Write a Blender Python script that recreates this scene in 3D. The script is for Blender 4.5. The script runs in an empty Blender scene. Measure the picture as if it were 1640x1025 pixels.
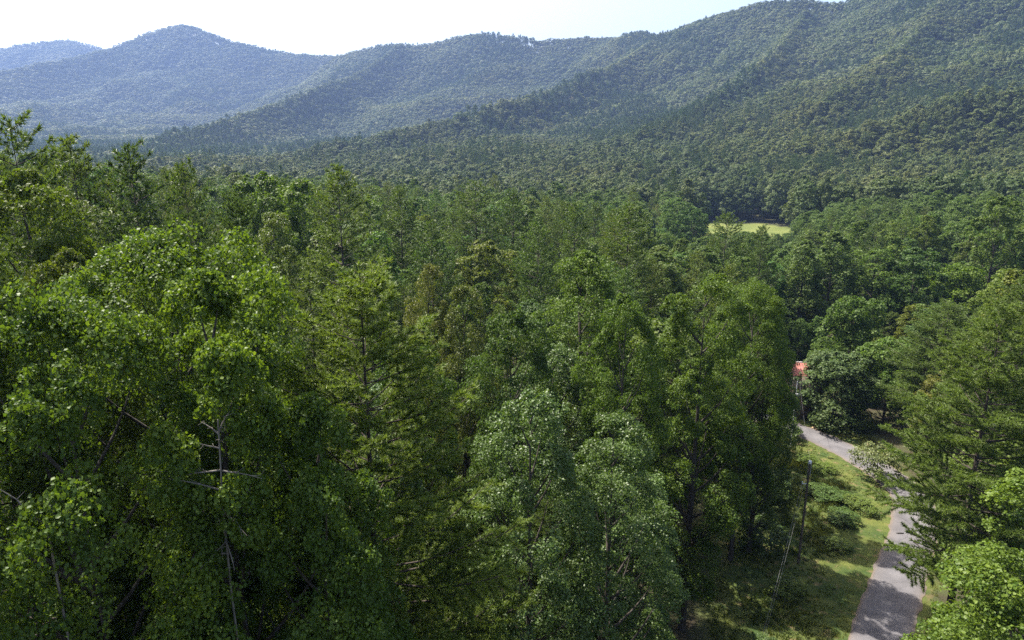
import bpy, math
import numpy as np
from mathutils import Vector, Matrix

R = math.radians
rng = np.random.default_rng(11)
SC = bpy.context.scene
COL = SC.collection

# ------------------------------------------------------------------ camera
CAMZ = 34.0
PITCH = R(14.3)
FPX = 1108.0                     # focal length in pixels of a 1640 wide picture
cam_data = bpy.data.cameras.new('camera')
cam = bpy.data.objects.new('camera', cam_data)
COL.objects.link(cam)
cam.location = (0, 0, CAMZ)
cam.rotation_euler = (R(90) - PITCH, 0, 0)
cam_data.sensor_width = 36.0
cam_data.lens = 36.0 * FPX / 1640.0
cam_data.clip_start = 0.2
cam_data.clip_end = 20000
SC.camera = cam

# ------------------------------------------------------------------ light
SUN_AZ = R(-54)                  # from +Y, negative = to the left of the view
SUN_EL = R(57)
world = bpy.data.worlds.new('World')
SC.world = world
world.use_nodes = True
wn = world.node_tree
bg = wn.nodes['Background']
sky = wn.nodes.new('ShaderNodeTexSky')
sky.sky_type = 'NISHITA'
sky.sun_disc = False
sky.sun_elevation = SUN_EL
sky.sun_rotation = SUN_AZ
sky.altitude = 500
sky.air_density = 1.0
sky.dust_density = 7.0
sky.ozone_density = 1.0
wn.links.new(sky.outputs[0], bg.inputs[0])
bg.inputs[1].default_value = 0.138

sd = bpy.data.lights.new('sun', 'SUN')
sd.energy = 5.0
sd.angle = R(0.53)
sd.color = (1.0, 0.95, 0.86)
sun = bpy.data.objects.new('sun', sd)
COL.objects.link(sun)
sdir = Vector((math.sin(SUN_AZ) * math.cos(SUN_EL), math.cos(SUN_AZ) * math.cos(SUN_EL), math.sin(SUN_EL)))
sun.rotation_euler = (-sdir).to_track_quat('-Z', 'Y').to_euler()
sun.location = (0, 0, 900)

SC.view_settings.view_transform = 'Standard'
SC.view_settings.look = 'None'
SC.view_settings.exposure = 1.48
SC.view_settings.gamma = 1.0
SC.view_settings.use_curve_mapping = False

SC.render.engine = 'CYCLES'
cy = SC.cycles
cy.max_bounces = 6
cy.diffuse_bounces = 2
cy.min_light_bounces = 0
cy.glossy_bounces = 2
cy.transmission_bounces = 4
cy.volume_bounces = 0
cy.transparent_max_bounces = 4
cy.sample_clamp_indirect = 1.5
cy.caustics_reflective = False
cy.caustics_refractive = False
cy.use_denoising = False
cy.denoiser = 'OPENIMAGEDENOISE'
cy.denoising_input_passes = 'RGB_ALBEDO_NORMAL'
cy.use_adaptive_sampling = True
cy.adaptive_threshold = 0.012

# ------------------------------------------------------------------ picture <-> place
CP, SP = math.cos(PITCH), math.sin(PITCH)
def ray(px, py):
    u = (px - 820.0) / FPX; v = (512.5 - py) / FPX
    return np.array([u, CP + v * SP, -SP + v * CP])
def at(px, py, D):                       # point at horizontal distance D along a sight line
    d = ray(px, py)
    return np.array([0, 0, CAMZ]) + d * (D / math.hypot(d[0], d[1]))
def on_ground(px, py, z=0.0):
    d = ray(px, py)
    return np.array([0, 0, CAMZ]) + d * ((z - CAMZ) / d[2])
def project(P):
    P = np.asarray(P, float)
    x = P[..., 0]; y = P[..., 1]; z = P[..., 2] - CAMZ
    dep = y * CP - z * SP
    v = y * SP + z * CP
    dep = np.where(np.abs(dep) < 1e-3, 1e-3, dep)
    return 820 + FPX * x / dep, 512.5 - FPX * v / dep, dep

# ------------------------------------------------------------------ noise
_lat = np.random.default_rng(3).random((256, 256))
def vnoise(x, y):
    xi = np.floor(x).astype(int); yi = np.floor(y).astype(int)
    fx = x - xi; fy = y - yi
    fx = fx * fx * (3 - 2 * fx); fy = fy * fy * (3 - 2 * fy)
    a = _lat[xi & 255, yi & 255]; b = _lat[(xi + 1) & 255, yi & 255]
    c = _lat[xi & 255, (yi + 1) & 255]; d = _lat[(xi + 1) & 255, (yi + 1) & 255]
    return (a * (1 - fx) + b * fx) * (1 - fy) + (c * (1 - fx) + d * fx) * fy
def fbm(x, y, o=4):
    s = 0; a = 0.5; t = 0
    for k in range(o):
        s = s + a * vnoise(x * 2 ** k + 17.3 * k, y * 2 ** k + 5.1 * k); t += a; a *= 0.5
    return s / t

# ------------------------------------------------------------------ terrain
NEAR = np.array([
    (0, -60, 3), (60, -40, 2), (-60, -40, 10), (0, 0, 3), (-30, 25, 10), (-60, 60, 14), (-100, 100, 12), (-40, 0, 9), (0, 25, 4), (0, 60, 6),
    (0, 100, 5), (-20, 130, 4), (14, 36, 1.5), (40, 100, -1), (60, 160, -6), (0, 200, -4), (-100, 200, 3),
    (-200, 250, 0), (0, 300, -9), (150, 340, -10), (100, 370, -10), (60, 220, -6), (110, 225, -1), (150, 230, 1),
    (220, 240, 2), (20, 45, 0), (25, 55, 0), (30, 70, 0), (40, 85, 0), (60, 60, 0.5), (50, 30, 0), (30, 20, 0.5),
    (35, 45, 0), (90, 90, 0), (-300, 400, -10), (200, 450, -8), (0, 450, -9), (-120, 450, -9), (130, 130, -2), (300, 300, 4)], float)
def near_ground(x, y):
    num = 0; den = 0
    for (cx, cy_, cz) in NEAR:
        w = 1.0 / ((x - cx) ** 2 + (y - cy_) ** 2 + 60.0) ** 1.6
        num = num + w * cz; den = den + w
    return num / den

RIDGES = [   # (width factor, minimum width, [(px, py, distance)...]) crest lines of the hills, tree tops included
    (1.7, 300, [(-350, 100, 4100), (-100, 84, 4200), (0, 77, 4200), (60, 67, 4200), (110, 64, 4200), (180, 80, 4200), (320, 110, 4100)]),
    (1.5, 260, [(-400, 150, 2500), (-150, 132, 2700), (0, 114, 2850), (100, 95, 3000), (180, 77, 3150), (240, 51, 3200), (290, 40, 3200), (320, 46, 3180),
            (370, 65, 3120), (430, 80, 3050), (500, 88, 2950), (540, 90, 2850), (600, 88, 2700)]),
    (1.35, 220, [(540, 91, 2500), (580, 80, 2350), (630, 72, 2250), (680, 72, 2200), (740, 58, 2150), (790, 55, 2100), (830, 58, 2080), (870, 66, 2060),
            (940, 60, 2000), (1000, 63, 1950), (1040, 62, 1900)]),
    (0.95, 75, [(640, 78, 2150), (590, 110, 1950), (500, 145, 1650), (400, 180, 1380), (320, 205, 1200), (230, 236, 1050)]),
    (1.3, 220, [(1020, 64, 1850), (1040, 62, 1800), (1100, 42, 1700), (1180, 16, 1600), (1230, 2, 1550), (1270, 0, 1530), (1330, 6, 1500), (1360, 3, 1480), (1400, -14, 1450),
            (1500, -40, 1350), (1640, -52, 1250), (1850, -60, 1150)]),
    (0.9, 70, [(1060, 66, 1650), (980, 105, 1400), (880, 145, 1150), (760, 180, 950), (640, 205, 820), (520, 232, 720)]),
    (0.85, 70, [(1290, 25, 1420), (1240, 85, 1150), (1170, 140, 940), (1080, 190, 760), (1000, 222, 660)]),
    (0.85, 65, [(1520, 0, 1230), (1450, 70, 1000), (1370, 132, 820), (1290, 175, 720)]),
    (0.95, 70, [(1950, 95, 640), (1800, 112, 640), (1640, 136, 640), (1500, 163, 620), (1400, 187, 590), (1300, 212, 575)]),
]
RW = []
for wf, wm, pts in RIDGES:
    RW.append((wf, wm, np.array([at(*p) for p in pts])))
def ridge_height(x, y):
    acc = np.zeros_like(x)
    crestness = np.zeros_like(x)
    for wf, wm, P in RW:
        best = np.zeros_like(x)
        for a, b in zip(P[:-1], P[1:]):
            dx, dy = b[0] - a[0], b[1] - a[1]
            t = np.clip(((x - a[0]) * dx + (y - a[1]) * dy) / (dx * dx + dy * dy), 0, 1)
            d = np.hypot(x - a[0] - t * dx, y - a[1] - t * dy)
            c = np.maximum(a[2] + t * (b[2] - a[2]) - 8.0, 2.0)      # minus the trees, plus the valley's -10
            w = np.maximum(c * wf, wm)
            g = np.exp(-1.15 * (d / w) ** 1.05)
            h = c * g
            best = np.maximum(best, h)
            crestness = np.maximum(crestness, g)
        acc = (acc ** 8 + best ** 8) ** 0.125
    return acc, crestness
def ground_z(x, y):
    x = np.asarray(x, float); y = np.asarray(y, float)
    r = np.hypot(x, y)
    g = near_ground(x, y)
    h, c = ridge_height(x, y)
    f = np.clip((r - 390) / 260, 0, 1); f = f * f * (3 - 2 * f)
    n = fbm(x / 420 + 9, y / 420 + 4, 4) - 0.5
    n2 = np.abs(fbm(x / 260 + 31, y / 260 + 2, 3) - 0.5) * 2
    relief = np.clip(1 - c, 0.0, 1) * h * (1.15 * n + 0.85 * (n2 - 0.28))
    base = g * (1 - f) + np.minimum(g, -9) * f
    return base + f * (h + relief) + f * 10 * (fbm(x / 130, y / 130, 2) - 0.5)
def gz(x, y):
    return float(ground_z(np.array([x]), np.array([y]))[0])

# ------------------------------------------------------------------ helpers: objects
def prop(o, label=None, category=None, group=None, kind=None):
    if label: o['label'] = label
    if category: o['category'] = category
    if group: o['group'] = group
    if kind: o['kind'] = kind
    return o
def mesh_of(name, V, T, mat=None, attrs=None, smooth=False):
    """V (n,3), T (m,3) or (m,4) index array -> mesh"""
    V = np.asarray(V, np.float32); T = np.asarray(T, np.int32)
    me = bpy.data.meshes.new(name)
    k = T.shape[1]
    me.vertices.add(len(V)); me.vertices.foreach_set('co', V.ravel())
    me.loops.add(T.size); me.loops.foreach_set('vertex_index', T.ravel())
    me.polygons.add(len(T))
    me.polygons.foreach_set('loop_start', np.arange(0, T.size, k, dtype=np.int32))
    me.polygons.foreach_set('loop_total', np.full(len(T), k, np.int32))
    if smooth: me.polygons.foreach_set('use_smooth', np.ones(len(T), bool))
    me.update(calc_edges=True)
    for an, av in (attrs or {}).items():
        a = me.attributes.new(an, 'FLOAT', 'POINT'); a.data.foreach_set('value', np.asarray(av, np.float32))
    if mat: me.materials.append(mat)
    return me
def link(name, me, parent=None):
    o = bpy.data.objects.new(name, me); COL.objects.link(o)
    if parent: o.parent = parent
    return o
def empty(name, loc, rz=0, scale=(1, 1, 1)):
    o = bpy.data.objects.new(name, None); COL.objects.link(o)
    o.location = loc; o.rotation_euler = (0, 0, rz); o.scale = scale
    o.empty_display_size = 0.3
    return o
class MB:
    """collects triangles/quads (as quads with repeats avoided: two lists)"""
    def __init__(s): s.V = []; s.T = []; s.n = 0
    def add(s, V, T):
        V = np.asarray(V, float); T = np.asarray(T, int)
        if T.shape[1] == 4: T = np.vstack([T[:, [0, 1, 2]], T[:, [0, 2, 3]]])
        s.V.append(V); s.T.append(T + s.n); s.n += len(V)
    def box(s, c, d, rz=0):
        cx, cy_, cz = c; a, b, h = d[0] / 2, d[1] / 2, d[2] / 2
        V = np.array([(x, y, z) for z in (-h, h) for y in (-b, b) for x in (-a, a)], float)
        cr, sr = math.cos(rz), math.sin(rz)
        V = np.stack([V[:, 0] * cr - V[:, 1] * sr + cx, V[:, 0] * sr + V[:, 1] * cr + cy_, V[:, 2] + cz], 1)
        s.add(V, [(0, 2, 3, 1), (4, 5, 7, 6), (0, 1, 5, 4), (2, 6, 7, 3), (0, 4, 6, 2), (1, 3, 7, 5)])
    def tube(s, P, rad, n=6):
        P = np.asarray(P, float); rad = np.broadcast_to(np.asarray(rad, float), (len(P),))
        tan = np.gradient(P, axis=0); tan /= np.linalg.norm(tan, axis=1, keepdims=True) + 1e-9
        ref = np.array([1., 0.13, 0.07]) if abs(tan[0, 0]) < 0.8 else np.array([0.05, 1., 0.1])
        u = np.cross(tan, ref); u /= np.linalg.norm(u, axis=1, keepdims=True); w = np.cross(tan, u)
        ang = np.linspace(0, 2 * np.pi, n, endpoint=False)
        V = P[:, None] + rad[:, None, None] * (u[:, None] * np.cos(ang)[None, :, None] + w[:, None] * np.sin(ang)[None, :, None])
        V = V.reshape(-1, 3); T = []
        for i in range(len(P) - 1):
            for k in range(n):
                k2 = (k + 1) % n
                T.append((i * n + k, i * n + k2, (i + 1) * n + k2, (i + 1) * n + k))
        s.add(V, T)
        s.add(np.vstack([V[-n:], P[-1:]]), [(k, (k + 1) % n, n) for k in range(n)])
    def mesh(s, name, mat, smooth=False):
        return mesh_of(name, np.vstack(s.V), np.vstack(s.T), mat, smooth=smooth)

# ------------------------------------------------------------------ materials
def nm(name):
    m = bpy.data.materials.new(name); m.use_nodes = True
    nt = m.node_tree; nt.nodes.clear()
    return m, nt, nt.nodes.new('ShaderNodeOutputMaterial')
def N(nt, t, **kw):
    n = nt.nodes.new(t)
    for k, v in kw.items(): setattr(n, k, v)
    return n
def mixrgb(nt, a, b, f, mode='MIX'):
    n = nt.nodes.new('ShaderNodeMix'); n.data_type = 'RGBA'; n.blend_type = mode
    for s, v in ((n.inputs[6], a), (n.inputs[7], b), (n.inputs[0], f)):
        if hasattr(v, 'links') or hasattr(v, 'is_linked'): nt.links.new(v, s)
        elif isinstance(v, (int, float)): s.default_value = v
        else: s.default_value = (*v, 1) if len(v) == 3 else v
    return n.outputs[2]
def leaf_mat(name, ca, cb, trans=(1.25, 1.25, 0.45), tw=0.38, rough=0.42, spec=0.45, patch=None):
    m, nt, out = nm(name)
    at_ = N(nt, 'ShaderNodeAttribute', attribute_name='rnd')
    oi = N(nt, 'ShaderNodeObjectInfo')
    c = mixrgb(nt, ca, cb, at_.outputs['Fac'])
    if patch:                                   # species drift from tree to tree
        ramp = N(nt, 'ShaderNodeValToRGB')
        el = ramp.color_ramp.elements
        el[0].position = 0.0; el[0].color = (*patch[0], 1); el[1].position = 1.0; el[1].color = (*patch[-1], 1)
        for i, pc in enumerate(patch[1:-1]):
            e = el.new((i + 1) / (len(patch) - 1)); e.color = (*pc, 1)
        nt.links.new(oi.outputs['Random'], ramp.inputs[0])
        c = mixrgb(nt, c, ramp.outputs[0], 1.0, 'MULTIPLY')
        sp_ = N(nt, 'ShaderNodeTexNoise'); sp_.inputs['Scale'].default_value = 0.006; sp_.inputs['Detail'].default_value = 3
        nt.links.new(oi.outputs['Location'], sp_.inputs[0])
        r2 = N(nt, 'ShaderNodeValToRGB'); r2.color_ramp.elements[0].position = .36; r2.color_ramp.elements[1].position = .64
        r2.color_ramp.elements[0].color = (.70, .84, .82, 1); r2.color_ramp.elements[1].color = (1.12, 1.06, .92, 1)
        nt.links.new(sp_.outputs[0], r2.inputs[0])
        c = mixrgb(nt, c, r2.outputs[0], 1.0, 'MULTIPLY')
    c = mixrgb(nt, c, oi.outputs['Color'], 1.0, 'MULTIPLY')
    p = N(nt, 'ShaderNodeBsdfPrincipled')
    nt.links.new(c, p.inputs['Base Color'])
    p.inputs['Roughness'].default_value = rough
    p.inputs['Specular IOR Level'].default_value = spec
    tr = N(nt, 'ShaderNodeBsdfTranslucent')
    tc = mixrgb(nt, c, trans, 1.0, 'MULTIPLY')
    nt.links.new(tc, tr.inputs[0])
    mx = N(nt, 'ShaderNodeMixShader'); mx.inputs[0].default_value = tw
    nt.links.new(p.outputs[0], mx.inputs[1]); nt.links.new(tr.outputs[0], mx.inputs[2])
    nt.links.new(mx.outputs[0], out.inputs[0])
    return m
def noise_mat(name, ca, cb, scale=4.0, rough=0.85, bump=0.3, stretch=(1, 1, 1), spec=0.3, detail=6):
    m, nt, out = nm(name)
    tc = N(nt, 'ShaderNodeTexCoord'); mp = N(nt, 'ShaderNodeMapping'); mp.inputs['Scale'].default_value = stretch
    nt.links.new(tc.outputs['Object'], mp.inputs[0])
    no = N(nt, 'ShaderNodeTexNoise'); no.inputs['Scale'].default_value = scale; no.inputs['Detail'].default_value = detail
    nt.links.new(mp.outputs[0], no.inputs[0])
    ramp = N(nt, 'ShaderNodeValToRGB'); ramp.color_ramp.elements[0].position = 0.32; ramp.color_ramp.elements[1].position = 0.7
    ramp.color_ramp.elements[0].color = (*ca, 1); ramp.color_ramp.elements[1].color = (*cb, 1)
    nt.links.new(no.outputs[0], ramp.inputs[0])
    p = N(nt, 'ShaderNodeBsdfPrincipled'); p.inputs['Roughness'].default_value = rough; p.inputs['Specular IOR Level'].default_value = spec
    nt.links.new(ramp.outputs[0], p.inputs['Base Color'])
    b = N(nt, 'ShaderNodeBump'); b.inputs['Strength'].default_value = bump; b.inputs['Distance'].default_value = 0.05
    nt.links.new(no.outputs[0], b.inputs['Height']); nt.links.new(b.outputs[0], p.inputs['Normal'])
    nt.links.new(p.outputs[0], out.inputs[0])
    return m
M_POPLAR = leaf_mat('poplar_leaf', (0.040, 0.080, 0.013), (0.115, 0.165, 0.026), trans=(1.3, 1.28, 0.42), tw=0.42, rough=0.48, spec=0.22)
M_MAPLE = leaf_mat('maple_leaf', (0.046, 0.086, 0.020), (0.102, 0.148, 0.040), trans=(1.15, 1.2, 0.5), tw=0.36, rough=0.45, spec=0.35)
M_BROAD = leaf_mat('broad_leaf', (0.044, 0.084, 0.014), (0.106, 0.150, 0.030), trans=(1.15, 1.25, 0.42), tw=0.38, rough=0.55, spec=0.22)
M_PINE = leaf_mat('pine_needle', (0.056, 0.094, 0.020), (0.120, 0.160, 0.034), trans=(1.15, 1.2, 0.5), tw=0.36, rough=0.5, spec=0.35)
M_WEED = leaf_mat('weed_leaf', (0.060, 0.098, 0.020), (0.125, 0.160, 0.036), tw=0.36, rough=0.5, spec=0.3)
PATCH = [(0.80, 0.86, 0.84), (0.90, 0.98, 0.80), (1.0, 1.0, 1.0), (1.10, 1.02, 0.95), (0.84, 0.9, 0.92), (1.16, 1.06, 0.92), (0.97, 0.97, 1.0)]
M_FARB = leaf_mat('far_leaf', (0.056, 0.082, 0.018), (0.108, 0.130, 0.034), tw=0.32, rough=0.6, spec=0.25, patch=PATCH)
M_FARP = leaf_mat('far_needle', (0.036, 0.064, 0.022), (0.066, 0.098, 0.030), tw=0.28, rough=0.6, spec=0.2, patch=PATCH)
M_BARK = noise_mat('bark', (0.030, 0.025, 0.020), (0.075, 0.062, 0.050), 9, 0.9, 0.6, (1, 1, 0.2))
M_PBARK = noise_mat('pine_bark', (0.034, 0.027, 0.021), (0.08, 0.062, 0.05), 9, 0.9, 0.6, (1, 1, 0.25))
M_DEAD = noise_mat('dead_wood', (0.09, 0.078, 0.066), (0.19, 0.17, 0.145), 12, 0.85, 0.4, (1, 1, 0.15))

# ------------------------------------------------------------------ foliage geometry
QUAD = (np.array([(-.0, -.5, 0), (.36, -.02, .10), (0, .5, 0.02), (-.36, -.02, .10)]), [(0, 1, 2), (0, 2, 3)])
LOBED = (np.array([(0, -.46, 0), (.44, -.14, .10), (.36, .42, .06), (0, .26, -.03), (-.36, .42, .06), (-.44, -.14, .10)]),
         [(0, 1, 2), (0, 2, 3), (0, 3, 4), (0, 4, 5)])
def unit(a): return a / (np.linalg.norm(a, axis=-1, keepdims=True) + 1e-9)
def frames(Nv, rg):
    t = unit(np.cross(Nv, rg.normal(size=Nv.shape))); b = np.cross(Nv, t)
    return t, b
def leaves_mesh(name, P, Nv, size, mat, rg, shape=QUAD, rnd=None, frame=None):
    t, b = frame if frame is not None else frames(Nv, rg)
    S, F = shape
    k = len(S); n = len(P)
    size = np.broadcast_to(size, (n,))
    V = P[:, None] + size[:, None, None] * (t[:, None] * S[None, :, 0, None] + b[:, None] * S[None, :, 1, None] + Nv[:, None] * S[None, :, 2, None])
    T = (np.arange(n)[:, None, None] * k + np.array(F)[None]).reshape(-1, 3)
    if rnd is None: rnd = rg.random(n)
    return mesh_of(name, V.reshape(-1, 3), T, mat, {'rnd': np.repeat(rnd, k)})
def rand_dirs(n, rg): return unit(rg.normal(size=(n, 3)))

def broad_skeleton(H, base, Rc, prof, nlobe, rg, ragged=0.25):
    """crown lobes: centre, radius"""
    L = []
    tt = np.linspace(0, 1, 200); w = np.interp(tt, *prof) + .12; cw = np.cumsum(w); cw /= cw[-1]
    k = (4.0 / max(nlobe, 4)) ** 0.36                    # more lobes are smaller
    for i in range(nlobe):
        t = float(np.interp((i + 0.5 + rg.normal() * .3) / nlobe, cw, tt))
        pr = np.interp(t, *prof) * Rc
        lr = min(Rc * k * (0.50 + 0.42 * rg.random()), pr * .8 + .1 * Rc)
        rad = max(pr * (1 - ragged * rg.random() ** 1.5) - lr * 0.6, 0)
        a = i * 2.39996 + rg.normal() * 0.4
        z = base + t * (H - base)
        L.append((rad * math.cos(a), rad * math.sin(a), min(z, H - lr * (.75 + .5 * rg.random())), lr))
    L.append((0.04 * Rc, -0.03 * Rc, H - .16 * Rc, 0.17 * Rc))
    return np.array(L)
def broad_leaves(L, nclump, per, rg, clump_r=0.36, up=0.55, outw_=0.55, rough_=0.42):
    P = []; Nn = []; Cn = []
    for (x, y, z, lr) in L:
        c0 = np.array([x, y, z])
        d = rand_dirs(nclump * 3, rg)
        outw = unit(np.array([x, y, 0.35 * lr + 1e-3]))
        score = d @ outw + 0.55 * d[:, 2] + rg.normal(size=len(d)) * 0.55
        d = d[np.argsort(-score)[:nclump]]
        rr = lr * (0.62 + 0.5 * rg.random(len(d)))
        cc = c0 + d * rr[:, None] * np.array([1, 1, 0.95])
        cr = lr * clump_r * (0.65 + 0.7 * rg.random(len(d)))
        for k in range(len(d)):
            m = max(3, int(per * (cr[k] / (lr * clump_r)) ** 2))
            dd = unit(rg.normal(size=(m, 3)) + d[k] * 0.75 + np.array([0, 0, 0.55]))
            q = cc[k] + dd * (cr[k] * (0.45 + 0.62 * rg.random(m) ** 0.6))[:, None] * np.array([1.05, 1.05, 0.85])
            P.append(q)
            Nn.append(unit(dd * outw_ + np.array([0, 0, up]) + rg.normal(size=(m, 3)) * rough_ + d[k] * (outw_ - .55)))
            Cn.append(np.full(m, np.clip(0.5 + rg.normal() * 0.2, 0, 1)))
    P = np.vstack(P); Nn = np.vstack(Nn); C = np.concatenate(Cn)
    return P, Nn, np.clip(0.55 * C + 0.45 * rg.random(len(P)), 0, 1)
def broad_trunk(name, H, base, L, r0, mat, rg, limbs=True, sides=7):
    mb = MB()
    zs = np.linspace(-0.6, H * 0.9, 9)
    wob = np.cumsum(rg.normal(size=(9, 2)) * 0.012 * H / 9, axis=0)
    C = np.column_stack([wob, zs])
    mb.tube(C, r0 * (1 - 0.88 * (np.clip(zs, 0, None) / (H * 0.9)) ** 0.85), sides)
    if limbs:
        for (x, y, z, lr) in L:
            hr = math.hypot(x, y)
            zb = max(base * 0.75, z - hr * (0.8 + 0.5 * rg.random()) - 0.5)
            b = np.array([np.interp(zb, zs, C[:, 0]), np.interp(zb, zs, C[:, 1]), zb])
            e = np.array([x, y, z])
            t = np.linspace(0, 1, 5)[:, None]
            mid = (b + e) / 2 + np.array([x, y, 0]) * 0.15 + np.array([0, 0, -0.1 * hr])
            Q = (1 - t) ** 2 * b + 2 * t * (1 - t) * mid + t ** 2 * e
            rb = r0 * (0.42 - 0.25 * zb / H)
            mb.tube(Q, np.linspace(rb, rb * 0.25, 5), 5)
    return mb.mesh(name, mat, smooth=True)

P_OVAL = ((0, .2, .45, .7, .9, 1), (.55, .9, 1, .85, .5, .25))
P_CONE = ((0, .15, .35, .6, .85, 1), (.7, 1, .95, .7, .36, .12))
P_ROUND = ((0, .2, .5, .75, .92, 1), (.6, .95, 1, .92, .62, .35))

P_DOME = ((0, .3, .6, .8, .92, 1), (.75, 1, 1, .86, .6, .28))

def pine_parts(H, base, Rc, dz, nb, rg, tw_step, tuft_step, asc=0.35, prof=None):
    """branch polylines and tuft (position, axis) of a white pine"""
    branches = []; TP = []; TA = []
    prof = prof or ((0, .12, .38, .62, .82, .95, 1), (.8, 1, .98, .78, .50, .22, .08))
    z = base
    a0 = 0
    while z < H - 0.25:
        t = (z - base) / (H - base)
        k = max(3, int(round(nb * (0.75 + 0.5 * rg.random()))))
        for j in range(k):
            a = a0 + j * 2 * np.pi / k + rg.normal() * 0.22
            Ln = np.interp(t, *prof) * Rc * (0.50 + 0.62 * rg.random())
            if Ln < 0.15: continue
            dh = np.array([math.cos(a), math.sin(a), 0])
            up0 = np.interp(t, (0, .5, 1), (-0.02, asc * .7, asc * 1.5)) + rg.normal() * 0.07
            s = np.linspace(0, 1, 6)
            Q = np.array([0, 0, z + rg.normal() * dz * 0.18]) + Ln * (s[:, None] * dh) + np.outer(Ln * (up0 * s + 0.16 * s * s - 0.05 * np.sin(np.pi * s)), [0, 0, 1])
            branches.append((Q, 0.008 + 0.009 * Ln, t))
            side = np.array([-dh[1], dh[0], 0])
            ss = np.arange(0.34 if Ln > 1.5 else .15, 1.0, tw_step / max(Ln, 0.3))
            for i, sv in enumerate(ss):
                q = np.array([np.interp(sv, s, Q[:, c]) for c in range(3)])
                tl = (0.36 * Ln * (1.10 - sv) ** 0.75 + 0.16) * (0.7 + 0.6 * rg.random())
                sg = 1 if i % 2 else -1
                ax = unit(dh * (0.75 + 0.3 * rg.random()) + side * sg * (0.75 + .3 * rg.random()) + np.array([0, 0, 0.16 + 0.34 * rg.normal() + up0 * .6]))
                m = max(1, int(tl / tuft_step))
                st = (np.arange(m) + 0.5 + 0.4 * rg.random(m)) / m
                TP.append(q + ax * (tl * st)[:, None]); TA.append(np.repeat(ax[None], m, 0))
            tip = Q[-1]
            TP.append(tip[None]); TA.append(unit(dh + np.array([0, 0, up0 + .3]))[None])
        a0 += 1.1
        z += dz * (0.75 + 0.5 * rg.random()) * np.interp(t, (0, 1), (1.1, 0.7))
    m = 4
    TP.append(np.column_stack([np.zeros(m), np.zeros(m), np.linspace(H - 0.8, H, m)])); TA.append(np.repeat([[0, 0, 1.]], m, 0))
    return branches, np.vstack(TP), np.vstack(TA)
def tuft_mesh(name, TP, TA, nn, ln, wd, mat, rg, spread=1.05):
    n = len(TP)
    P = np.repeat(TP, nn, 0); A = np.repeat(TA, nn, 0)
    d = unit(A * 0.75 + rg.normal(size=P.shape) * spread * 0.6 + np.array([0, 0, 0.16]))
    l = ln * (0.7 + 0.6 * rg.random(len(P)))
    P = P + A * (rg.random(len(P)) - .5)[:, None] * ln * 0.5
    sd_ = unit(np.cross(d, rg.normal(size=P.shape))) * (wd * 0.5)
    V = np.stack([P - sd_, P + sd_, P + d * l[:, None] + sd_ * .3, ], 1)
    T = np.arange(len(P) * 3).reshape(-1, 3)
    rnd = np.clip(np.repeat(np.clip(0.5 + rg.normal(size=n) * .22, 0, 1), nn) * .6 + .4 * rg.random(len(P)), 0, 1)
    return mesh_of(name, V.reshape(-1, 3), T, mat, {'rnd': np.repeat(rnd, 3)})
def pine_trunk(name, H, r0, branches, mat, rg, sides=7, with_br=True):
    mb = MB()
    zs = np.linspace(-0.6, H - 0.3, 10)
    mb.tube(np.column_stack([np.zeros(10), np.zeros(10), zs]), np.maximum(r0 * (1 - np.clip(zs, 0, None) / H), 0.015), sides)
    if with_br:
        for Q, rb, t in branches:
            mb.tube(Q[::1], np.linspace(rb, rb * .3, len(Q)), 4)
    return mb.mesh(name, mat, smooth=True)

# ------------------------------------------------------------------ prototypes (mesh data only; every tree in the picture copies one)
PROTO = {}
def proto_broad(key, H, base, Rc, prof, nl, nc, per, leaf, mat, seed, shape=QUAD, clump=0.36, limbs=True, up=.55, ragged=.25, nrm=(.55, .42)):
    rg = np.random.default_rng(seed)
    L = broad_skeleton(H, base, Rc, prof, nl, rg, ragged)
    P, Nn, rnd = broad_leaves(L, nc, per, rg, clump, up, *nrm)
    sz = leaf * (0.65 + 0.7 * rg.random(len(P)))
    PROTO[key] = dict(H=H, R=Rc, L=L, P=P, N=Nn, rnd=rnd, sz=sz, mat=mat, shape=shape, fr=frames(Nn, rg), rg=rg,
                      trunk=broad_trunk(key + '_trunk', H, base, L, 0.012 * H + 0.03, M_BARK, rg, limbs))
    PROTO[key]['crown'] = leaves_mesh(key + '_crown', P, Nn, sz, mat, rg, shape, rnd, PROTO[key]['fr'])
def proto_pine(key, H, base, Rc, dz, nb, tw, tf, nn, ln, wd, mat, seed, br=True, asc=.35, prof=None):
    rg = np.random.default_rng(seed)
    B, TP, TA = pine_parts(H, base, Rc, dz, nb, rg, tw, tf, asc, prof)
    PROTO[key] = dict(H=H, R=Rc, crown=tuft_mesh(key + '_crown', TP, TA, nn, ln, wd, mat, rg), B=B,
                      trunk=pine_trunk(key + '_trunk', H, 0.010 * H + 0.03, B, M_PBARK, rg, with_br=br))
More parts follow.
